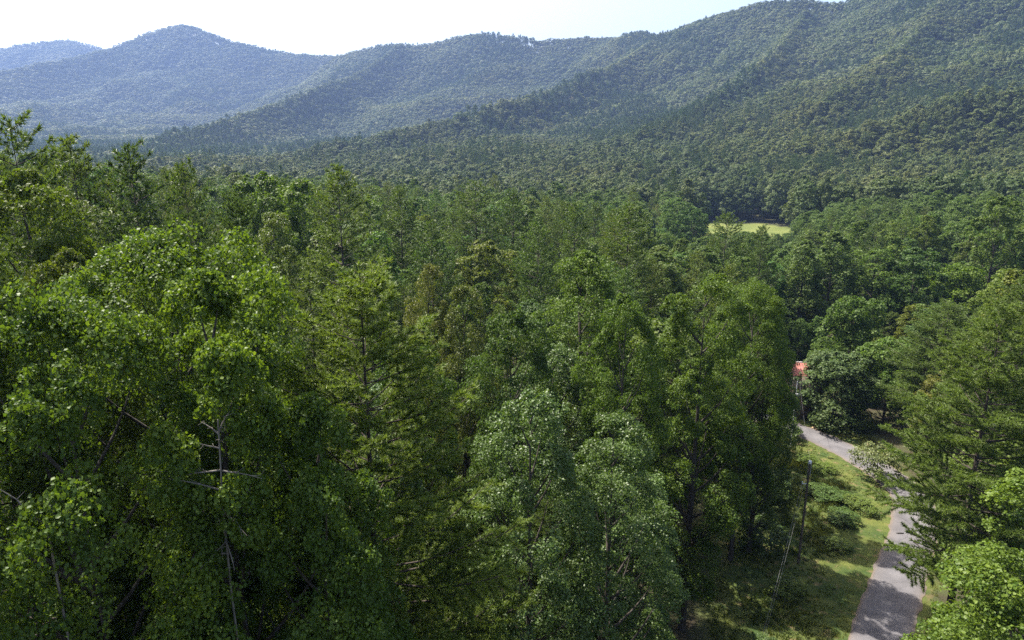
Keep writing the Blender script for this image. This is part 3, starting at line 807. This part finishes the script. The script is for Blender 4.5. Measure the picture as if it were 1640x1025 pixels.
def ordinal(n):
    return ('nearest', 'second nearest', 'third nearest', 'fourth nearest', 'fifth nearest', 'sixth nearest', 'seventh nearest', 'eighth nearest', 'ninth nearest', 'tenth nearest')[n] if n < 10 else '%dth nearest' % (n + 1)
todo = []
for (r, x, y, g, H, Rc, pine, px) in fill:
    v = rg.normal(1.0, .13); hue = rg.normal(0, .10)
    tint = (v * (1 + hue), v, v * (.9 - hue)); word = 'dark' if v < .9 else ('yellowish' if hue > .08 else ('light green' if v > 1.1 else 'green'))
    if rg.random() < .025: tint = (1.35, 1.05, .75); word = 'orange-tinged'
    small = H < 11
    if pine and NP < 230:
        NP += 1
        key = 'pineA' if r < 44 else 'pineM%d' % rg.integers(3)
    elif not pine and NB < 300:
        NB += 1
        key = ('oakA', 'mapleA')[rg.integers(2)] if r < 44 else 'mid%d' % rg.integers(5)
    else:
        STUFF.append((x, y, g, Rc / (4.6 if pine else 4.2), H / (25 if pine else 22), (5 + rg.integers(3)) if pine else rg.integers(5))); continue
    u, vv, d = project((x, y, g + H * .9))
    best = min(ANCHOR, key=lambda a: math.hypot(a[0] - u, a[1] - vv))
    dx, dy = u - best[0], vv - best[1]
    side = ('right of' if dx > 0 else 'left of') if abs(dx) > abs(dy) else ('below' if dy > 0 else 'above')
    kindw = word + ' ' + (('young pine' if small else 'pine') if pine else ('low broadleaf tree' if small else 'broadleaf tree'))
    todo.append((kindw, side, short_of(best[2]), math.hypot(dx, dy), pine, small, key, (x, y, g), H, Rc, tint))
todo.sort(key=lambda q: q[3])
seen = {}
for (kindw, side, anchor, dist, pine, small, key, loc, H, Rc, tint) in todo:
    kk = (kindw, side, anchor); n_ = seen.get(kk, 0); seen[kk] = n_ + 1
    put_tree('pine_tree' if pine else 'broadleaf_tree', key, loc, H, Rc, '%s %s %s the %s' % (kindw, ordinal(n_), side, anchor),
             ('young pines' if small else 'pines of the wood') if pine else ('understorey trees' if small else 'broadleaf trees of the wood'), tint)
print('individual trees: broad', NB, 'pine', NP, 'mid stuff', len(STUFF))

# ------------------------------------------------------------------ far forest: one mass
az = np.linspace(R(-54), R(54), 433); rs = np.linspace(280, 4700, 443)
AZ, RS = np.meshgrid(az, rs, indexing='ij')
ZZ = ground_z((RS * np.sin(AZ)).ravel(), (RS * np.cos(AZ)).ravel()).reshape(AZ.shape)
tanv = np.maximum.accumulate((ZZ + 14 - CAMZ) / RS, axis=1)
pts = []
r_ = 300.0
while r_ < 4650:
    step = 6.0 + r_ * .0018
    na = int(r_ * R(104) / step)
    a = np.linspace(R(-52), R(52), na) + rg.normal(size=na) * .30 * step / r_
    rr = r_ + rg.normal(size=na) * .30 * step
    pts.append(np.column_stack([rr * np.sin(a), rr * np.cos(a), rr, a, np.full(na, step)]))
    r_ += step * .92
pts = np.vstack(pts)
zz = ground_z(pts[:, 0], pts[:, 1])
ia = np.clip(((pts[:, 3] - az[0]) / (az[1] - az[0])).round().astype(int), 0, len(az) - 1)
ir = np.clip(((pts[:, 2] - 40 - rs[0]) / (rs[1] - rs[0])).astype(int), 0, len(rs) - 1)
vis = (zz + 24 - CAMZ) / pts[:, 2] >= tanv[ia, ir] - 0.004
vis |= pts[:, 2] < 360
vis &= ~field_mask(pts[:, 0], pts[:, 1])
u_, v_, d_ = project(np.column_stack([pts[:, 0], pts[:, 1], zz + 20]))
vis &= (u_ > -260) & (u_ < 1900)
pts = pts[vis]; zz = zz[vis]
n = len(pts)
sp = pts[:, 4]; rr = pts[:, 2]
patchn = fbm(pts[:, 0] / 160 + 3, pts[:, 1] / 160 + 8, 3)
ispine = rg.random(n) < np.clip((patchn - .56) * 4.5 + .06, .02, .7)
kind = np.where(ispine, 8 + 4 + rg.integers(0, 2, n), 8 + rg.integers(0, 4, n))
far = rr > 900
kind = np.where(far, np.where(ispine, 17, 14 + rg.integers(0, 3, n)), kind)
sx = sp * .68 / np.where(far, 5.0, 4.6) * rg.uniform(.6, 1.45, n) * np.where(ispine, .95, 1.0)
hz = (20 + rg.normal(0, 1, n) * np.interp(rr, (300, 1500), (2.4, 1.1))) * np.where(ispine, np.interp(rr, (300, 1500), (1.08, .98)), 1.0)
sz_ = hz / np.where(far, 18., 20.)
ARR = np.column_stack([pts[:, 0], pts[:, 1], zz, sx, sz_, kind])
ARR = np.vstack([ARR, np.array(STUFF, float).reshape(-1, 6)]) if STUFF else ARR
print('far forest trees', len(ARR))
KEYS = ['mid0', 'mid1', 'mid2', 'mid3', 'mid4', 'pineM0', 'pineM1', 'pineM2', 'far0', 'far1', 'far2', 'far3', 'pineF0', 'pineF1', 'dist0', 'dist1', 'dist2', 'pineD0']
fme = bpy.data.meshes.new('far_forest')
fme.vertices.add(len(ARR)); fme.vertices.foreach_set('co', ARR[:, :3].astype(np.float32).ravel())
a = fme.attributes.new('tree_scale', 'FLOAT_VECTOR', 'POINT'); a.data.foreach_set('vector', np.column_stack([ARR[:, 3], ARR[:, 3], ARR[:, 4]]).astype(np.float32).ravel())
a = fme.attributes.new('tree_turn', 'FLOAT_VECTOR', 'POINT'); a.data.foreach_set('vector', np.column_stack([rg.normal(size=len(ARR)) * .04, rg.normal(size=len(ARR)) * .04, rg.random(len(ARR)) * 6.283]).astype(np.float32).ravel())
a = fme.attributes.new('tree_kind', 'INT', 'POINT'); a.data.foreach_set('value', ARR[:, 5].astype(np.int32))
forest = link('far_forest', fme)
prop(forest, 'dense far-off forest covering the valley and the hills', 'forest', kind='stuff')
ng = bpy.data.node_groups.new('far_forest', 'GeometryNodeTree')
ng.interface.new_socket('Geometry', in_out='INPUT', socket_type='NodeSocketGeometry')
ng.interface.new_socket('Geometry', in_out='OUTPUT', socket_type='NodeSocketGeometry')
gi = ng.nodes.new('NodeGroupInput'); go = ng.nodes.new('NodeGroupOutput')
join = ng.nodes.new('GeometryNodeJoinGeometry')
def named(nm_, ty):
    n = ng.nodes.new('GeometryNodeInputNamedAttribute'); n.data_type = ty; n.inputs[0].default_value = nm_; return n.outputs[0]
kn = named('tree_kind', 'INT'); sn = named('tree_scale', 'FLOAT_VECTOR'); tnn = named('tree_turn', 'FLOAT_VECTOR')
e2r = ng.nodes.new('FunctionNodeEulerToRotation'); ng.links.new(tnn, e2r.inputs[0])
used = set(ARR[:, 5].astype(int))
for i, key in enumerate(KEYS):
    if i not in used: continue
    po = bpy.data.objects.new(key + '_source', PROTO[key]['crown'])
    oi = ng.nodes.new('GeometryNodeObjectInfo'); oi.inputs[0].default_value = po; oi.inputs['As Instance'].default_value = False
    cmpn = ng.nodes.new('FunctionNodeCompare'); cmpn.data_type = 'INT'; cmpn.operation = 'EQUAL'
    ng.links.new(kn, cmpn.inputs[2]); cmpn.inputs[3].default_value = i
    ip = ng.nodes.new('GeometryNodeInstanceOnPoints')
    ng.links.new(gi.outputs[0], ip.inputs['Points']); ng.links.new(cmpn.outputs[0], ip.inputs['Selection'])
    ng.links.new(oi.outputs['Geometry'], ip.inputs['Instance']); ng.links.new(e2r.outputs[0], ip.inputs['Rotation']); ng.links.new(sn, ip.inputs['Scale'])
    ng.links.new(ip.outputs[0], join.inputs[0])
ng.links.new(join.outputs[0], go.inputs[0])
md = forest.modifiers.new('trees', 'NODES'); md.node_group = ng

# ------------------------------------------------------------------ grass of the clearing (too many blades to count)
def grass():
    rg = np.random.default_rng(5)
    n = 60000
    P = np.column_stack([rg.uniform(4, 62, n), rg.uniform(24, 110, n)])
    rd = road_dist(P[:, 0], P[:, 1])
    dens = fbm(P[:, 0] / 3, P[:, 1] / 3, 3)
    k = grass_mask(P[:, 0], P[:, 1]) & (rd > 1.9 + rg.random(n) * .5) & (rg.random(n) < np.clip((dens - .25) * 2.6, .12, 1))
    P = P[k]; rd = rd[k]; dens = dens[k]
    tall = np.clip((rd - 3.0) / 4.0, .2, 1) * (0.35 + 1.0 * np.clip((fbm(P[:, 0] / 5 + 40, P[:, 1] / 5, 3) - .35) * 2.4, 0, 1))
    z = ground_z(P[:, 0], P[:, 1]); nb = 9
    B = np.repeat(np.column_stack([P, z - .02]), nb, 0); h = np.repeat(tall, nb) * (.5 + .8 * rg.random(len(B))) * .75
    B[:, :2] += rg.normal(size=(len(B), 2)) * .10
    d = unit(np.column_stack([rg.normal(size=(len(B), 2)) * .5, np.ones(len(B))]))
    sd_ = unit(np.cross(d, rg.normal(size=d.shape))) * (.018 + .03 * rg.random(len(B)))[:, None]
    V = np.stack([B - sd_, B + sd_, B + d * h[:, None]], 1).reshape(-1, 3)
    rn = np.repeat(np.clip(np.repeat(dens * 1.6 - .4 - .25 * np.clip(tall - .5, 0, 1) + .45 * (rd < 3.6), nb) + rg.normal(size=len(B)) * .16, 0, 1), 3)
    o = link('grass', mesh_of('grass', V, np.arange(len(V)).reshape(-1, 3), leaf_mat('grass_blade', (0.036, 0.066, 0.013), (0.130, 0.142, 0.030), tw=.35, rough=.6, spec=.2), {'rnd': rn}))
    prop(o, 'rough green and yellow grass of the clearing beside the road', 'grass', kind='stuff')
grass()
# shrubs of the clearing
proto_broad('shrub', 2.2, 0.2, 1.2, P_ROUND, 8, 14, 22, 0.14, M_WEED, 81, clump=.4)
proto_broad('shrub2', 2.0, 0.1, 1.1, P_OVAL, 8, 14, 22, 0.13, M_WEED, 82, clump=.42)
SH = [(1332, 805, 1.0, 1.4, 'tall dark green weeds in the middle of the clearing', (.7, .85, .7)),
      (1350, 838, 1.0, 1.3, 'tall dark green weeds beside the shadow edge near the road', (.7, .85, .7)),
      (1365, 812, .9, 1.0, 'bright weed clump in the sunlit part of the clearing', (1.1, 1.1, .8)),
      (1340, 880, .8, 1.0, 'yellow-green bush in the shadow right of the pole foot', (1.15, 1.15, .8)),
      (1308, 792, .8, 1.1, 'green bush right of the pole top in the clearing', (.85, .95, .75)),
      (1292, 742, .8, 1.0, 'bright bush at the road edge beyond the pole top', (1.15, 1.2, .8)),
      (1318, 756, .8, 1.0, 'second bright bush along the far road edge', (1.1, 1.15, .75)),
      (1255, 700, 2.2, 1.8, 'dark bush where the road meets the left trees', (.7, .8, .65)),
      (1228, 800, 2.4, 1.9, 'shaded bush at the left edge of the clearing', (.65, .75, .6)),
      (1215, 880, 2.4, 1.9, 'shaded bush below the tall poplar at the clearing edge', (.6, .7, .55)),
      (1255, 955, 1.1, 1.1, 'small yellow-green bush under the wire at the bottom of the clearing', (1.1, 1.1, .7)),
      (1385, 822, 1.0, 1.1, 'sunlit weed bush left of the road bend', (1.1, 1.12, .8)),
      (1402, 770, 3.6, 1.9, 'low tree with pale pinkish-grey leaves over the road bend', (1.35, 1.15, 1.9)),
      (1380, 690, 2.0, 1.5, 'rounded bush beyond the road below the grey-leaved tree', (.8, .85, .7)),
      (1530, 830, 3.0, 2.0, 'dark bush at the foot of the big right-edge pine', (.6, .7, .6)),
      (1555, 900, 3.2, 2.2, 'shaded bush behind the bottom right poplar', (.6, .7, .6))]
for i, (px, py, H, Rc, lab, tint) in enumerate(SH):
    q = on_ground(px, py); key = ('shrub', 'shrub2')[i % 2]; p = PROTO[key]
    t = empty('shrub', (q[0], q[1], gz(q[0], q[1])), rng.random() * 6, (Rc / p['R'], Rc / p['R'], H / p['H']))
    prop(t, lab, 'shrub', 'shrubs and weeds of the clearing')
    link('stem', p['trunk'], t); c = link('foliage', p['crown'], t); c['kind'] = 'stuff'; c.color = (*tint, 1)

# ------------------------------------------------------------------ utility pole and wires
M_POLE = noise_mat('pole_wood', (0.07, 0.055, 0.043), (0.15, 0.12, 0.095), 14, .9, .4, (1, 1, .08))
M_WHITE = noise_mat('white_enamel', (0.72, 0.73, 0.74), (0.82, 0.82, 0.82), 6, .4, .02, spec=.5)
M_WIRE = noise_mat('wire_aluminium', (0.10, 0.10, 0.10), (0.2, 0.2, 0.2), 6, .5, .05)
M_STEEL = noise_mat('galvanised_steel', (0.30, 0.31, 0.32), (0.45, 0.46, 0.47), 10, .5, .05)
pf = on_ground(1278, 906); pg = gz(pf[0], pf[1])
pole = empty('utility_pole', (pf[0], pf[1], pg)); prop(pole, 'slim dark wooden utility pole with white top standing in the shaded clearing', 'pole')
PH = 9.0
mb = MB(); mb.tube(np.column_stack([np.zeros(7), np.zeros(7), np.linspace(-.6, PH, 7)]), np.linspace(.11, .075, 7), 12); link('post', mb.mesh('post', M_POLE, True), pole)
mb = MB(); mb.tube(np.array([(0, 0, PH), (0, 0, PH + .05), (0, 0, PH + .12), (0, 0, PH + .24), (0, 0, PH + .30)]), [.06, .15, .12, .16, .05], 10); link('insulator', mb.mesh('insulator', M_WHITE, True), pole)
mb = MB(); mb.tube(np.array([(.11, -.03, PH - 1.0), (.11, -.03, PH + .02)]), .022, 6); link('conduit', mb.mesh('conduit', M_STEEL), pole)
mb = MB(); mb.box((-.28, -.06, PH - 1.7), (.42, .07, .07)); link('bracket', mb.mesh('bracket', M_STEEL), pole)
mb = MB(); mb.tube(np.array([(-.46, -.06, PH - 1.7), (-.46, -.06, PH - 1.62), (-.46, -.06, PH - 1.5)]), [.03, .06, .04], 8); link('insulator', mb.mesh('insulator', M_WHITE, True), pole)
def wire(a, b, sag, lab, r=.012):
    a = np.array(a); b = np.array(b); s = np.linspace(0, 1, 30)
    Q = a + np.outer(s, b - a); Q[:, 2] -= sag * 4 * s * (1 - s)
    mb = MB(); mb.tube(Q, r, 5)
    o = link('power_wire', mb.mesh('power_wire', M_WIRE, True)); prop(o, lab, 'wire', 'overhead wires of the utility pole')
P0 = np.array([pf[0], pf[1], pg])
e1 = at(1180, 1160, 33.0)
wire(P0 + (-.46, -.06, PH - 1.5), e1, .9, 'thin pale wire running from the pole bracket down to the bottom edge', .009)
wire(P0 + (0, 0, PH + .3), e1 + np.array((.3, 0, 1.2)), .9, 'upper wire running from the white pole top towards the bottom edge', .006)
wire(P0 + (0, 0, PH + .3), (HOUSE[0] - 1.2, HOUSE[1] + 1, 4.2), .7, 'thin wire running from the white pole top towards the red-roofed shed', .006)

# ------------------------------------------------------------------ sheds by the bend
M_RED = noise_mat('red_metal_roof', (0.20, 0.075, 0.06), (0.26, 0.11, 0.09), 1.5, .75, .05, spec=.12)
M_GREY = noise_mat('grey_metal_roof', (0.10, 0.10, 0.12), (0.24, 0.24, 0.27), 2.5, .5, .1, (1, .2, 1), spec=.4)
M_SIDING = noise_mat('weathered_siding', (0.16, 0.12, 0.09), (0.26, 0.21, 0.16), 5, .85, .3, (1, 1, .2))
M_PANE = noise_mat('dark_pane', (0.02, 0.025, 0.03), (0.04, 0.045, 0.05), 2, .1, 0, spec=.6)
def shed(name, lab, loc, rz, lx, ly, wall, pitch, roofmat, ribs):
    t = empty(name, loc, rz); prop(t, lab, 'shed')
    mb = MB(); mb.box((0, 0, wall / 2 - .15), (lx, ly, wall + .3))
    rh = ly / 2 * math.tan(pitch)
    for s in (-1, 1):
        mb.add([(s * lx / 2, -ly / 2, wall), (s * lx / 2, ly / 2, wall), (s * lx / 2, 0, wall + rh), (s * (lx / 2 - .1), -ly / 2, wall), (s * (lx / 2 - .1), ly / 2, wall), (s * (lx / 2 - .1), 0, wall + rh)],
               [(0, 1, 2), (3, 5, 4), (0, 2, 5), (0, 5, 3), (1, 4, 5), (1, 5, 2)])
    link('wall', mb.mesh('wall', M_SIDING), t)
    ox, oy = lx / 2 + .35, ly / 2 + .4; ez = wall - .4 * math.tan(pitch) + .03; rz_ = wall + rh + .03
    for s in (-1, 1):
        mb = MB(); e = np.array([(-ox, s * oy, ez), (ox, s * oy, ez), (ox, 0, rz_), (-ox, 0, rz_)]); th = np.array([0, 0, .05])
        mb.add(np.vstack([e, e + th]), [(0, 1, 2, 3), (4, 7, 6, 5), (0, 4, 5, 1), (1, 5, 6, 2), (2, 6, 7, 3), (3, 7, 4, 0)])
        ro = link('roof', mb.mesh('roof', roofmat), t)
        for x in np.linspace(-ox + .06, ox - .06, ribs):
            mb = MB(); mb.tube(np.array([(x, s * oy, ez + .06), (x, s * .05, rz_ + .05)]), .028, 4); link('rib', mb.mesh('rib', roofmat), ro)
    mb = MB(); mb.tube(np.array([(-ox, 0, rz_ + .07), (ox, 0, rz_ + .07)]), .075, 6); link('ridge_cap', mb.mesh('ridge_cap', noise_mat('pale_ridge', (.5, .42, .40), (.62, .55, .52), 4, .5, .02)), t)
    mb = MB(); mb.box((lx * .12, -ly / 2 - .02, 1.0), (.9, .07, 2.0)); dr = link('door', mb.mesh('door', M_BARK), t)
    mb = MB(); mb.box((lx * .12 + .33, -ly / 2 - .08, 1.0), (.05, .06, .12)); link('handle', mb.mesh('handle', M_STEEL), dr)
    mb = MB(); mb.box((-lx * .28, -ly / 2 - .01, 1.4), (.9, .05, .8)); wi = link('window', mb.mesh('window', M_WHITE), t)
    mb = MB(); mb.box((-lx * .28, -ly / 2 - .045, 1.4), (.76, .03, .66)); link('pane', mb.mesh('pane', M_PANE), wi)
hc = at(1268, 582, 91.0); hl = np.array([hc[0] + 1.9, hc[1] + .3])
shed('roofed_shed', 'small shed with a faded red metal roof half hidden by the grey-leaved tree', (hl[0], hl[1], gz(hl[0], hl[1])), R(-8), 3.6, 3.8, max(2.2, hc[2] - gz(hl[0], hl[1]) - .95), R(25), M_RED, 14)
h2 = at(1258, 572, 98.0)
shed('grey_shed', 'dark grey metal-roofed shed behind and left of the red roof', (h2[0], h2[1], gz(h2[0], h2[1])), R(-20), 5.0, 4.2, 2.5, R(20), M_GREY, 13)
wb = at(1275, 632, 80); wz = gz(wb[0], wb[1])
t = empty('service_post', (wb[0], wb[1], wz)); prop(t, 'thin grey post with a small white box below the red roof', 'post')
hh = wb[2] - wz
mb = MB(); mb.tube(np.array([(0, 0, -.3), (0, 0, hh + 1.6)]), .045, 8); link('post', mb.mesh('post', M_STEEL), t)
mb = MB(); mb.box((0, -.16, hh), (.45, .28, .28)); mb.box((0, -.16, hh + .16), (.5, .33, .04)); link('box', mb.mesh('box', M_WHITE), t)

# ------------------------------------------------------------------ small things on and by the road
def stone(px, py, s, lab, mat, seed, flat=.6):
    rg = np.random.default_rng(seed)
    q = on_ground(px, py)
    u = np.linspace(0, np.pi, 7); w = np.linspace(0, 2 * np.pi, 10, endpoint=False)
    V = [(math.sin(a) * math.cos(b), math.sin(a) * math.sin(b), math.cos(a) * flat) for a in u for b in w]
    V = np.array(V); V *= (1 + .22 * (np.sin(V[:, :1] * 3 + seed) + np.cos(V[:, 1:2] * 4 + V[:, 2:] * 3))) * s
    T = [(i * 10 + k, (i + 1) * 10 + k, (i + 1) * 10 + (k + 1) % 10, i * 10 + (k + 1) % 10) for i in range(6) for k in range(10)]
    o = link('stone', mesh_of('stone', V, np.array(T), mat, smooth=True)); o.location = (q[0], q[1], gz(q[0], q[1]) + s * flat * .5)
    return o
M_STONE = noise_mat('tan_stone', (0.36, 0.24, 0.13), (0.52, 0.40, 0.26), 3, .85, .3)
prop(stone(1302, 687, .24, '', M_STONE, 1), 'pale tan stone at the far road edge, left of its neighbour', 'stone')
prop(stone(1309, 689, .25, '', M_STONE, 2), 'orange-tan stone at the far road edge, right of its neighbour', 'stone')
prop(stone(1391, 716, .35, '', M_STONE, 3), 'tan stone lying under the pines past the road', 'stone')
M_DARK = noise_mat('wet_leaves', (0.015, 0.013, 0.012), (0.04, 0.034, 0.03), 8, .8, .4)
q = on_ground(1441, 858)
d = stone(1441, 858, .2, '', M_DARK, 5, .3); d.name = 'leaf_clump'; d.scale = (1.3, .7, 1); d.location.z = gz(q[0], q[1]) + .07
prop(d, 'small dark clump of leaves lying on the paved road', 'debris')
a = on_ground(1462, 872); b = on_ground(1486, 890); s = np.linspace(0, 1, 8)
Q = a + np.outer(s, b - a); Q[:, 2] = ground_z(Q[:, 0], Q[:, 1]) + .10; Q[:, 0] += np.sin(s * 9) * .03
mb = MB(); mb.tube(Q, np.linspace(.05, .02, 8), 6); mb.tube(np.array([Q[3], Q[3] + (.3, -.15, .0), Q[3] + (.55, -.1, .02)]), [.022, .015, .008], 5)
prop(link('dark_strip', mb.mesh('dark_strip', M_BARK)), 'thin dark forked strip lying across the right side of the road', 'stick')  # thin dark forked strip laid on the road surface

# ------------------------------------------------------------------ haze
m = bpy.data.materials.new('haze'); m.use_nodes = True; nt = m.node_tree; nt.nodes.clear()
out = nt.nodes.new('ShaderNodeOutputMaterial'); pv = nt.nodes.new('ShaderNodeVolumePrincipled')
pv.inputs['Color'].default_value = (0.25, 0.37, 0.67, 1)
pv.inputs['Density'].default_value = 0.00015
pv.inputs['Anisotropy'].default_value = 0.3
nt.links.new(pv.outputs[0], out.inputs['Volume'])
zmin = float(GZ.min()) - 1.5; zmax = float(GZ.max()) + 40
mb = MB(); mb.box((25, 2570, (zmin + zmax) / 2), (9400, 5900, zmax - zmin))
hz_ = link('haze', mb.mesh('haze', m)); prop(hz_, kind='stuff')
print('ground z', GZ.min(), GZ.max(), 'tris', sum(len(me.polygons) for me in bpy.data.meshes))
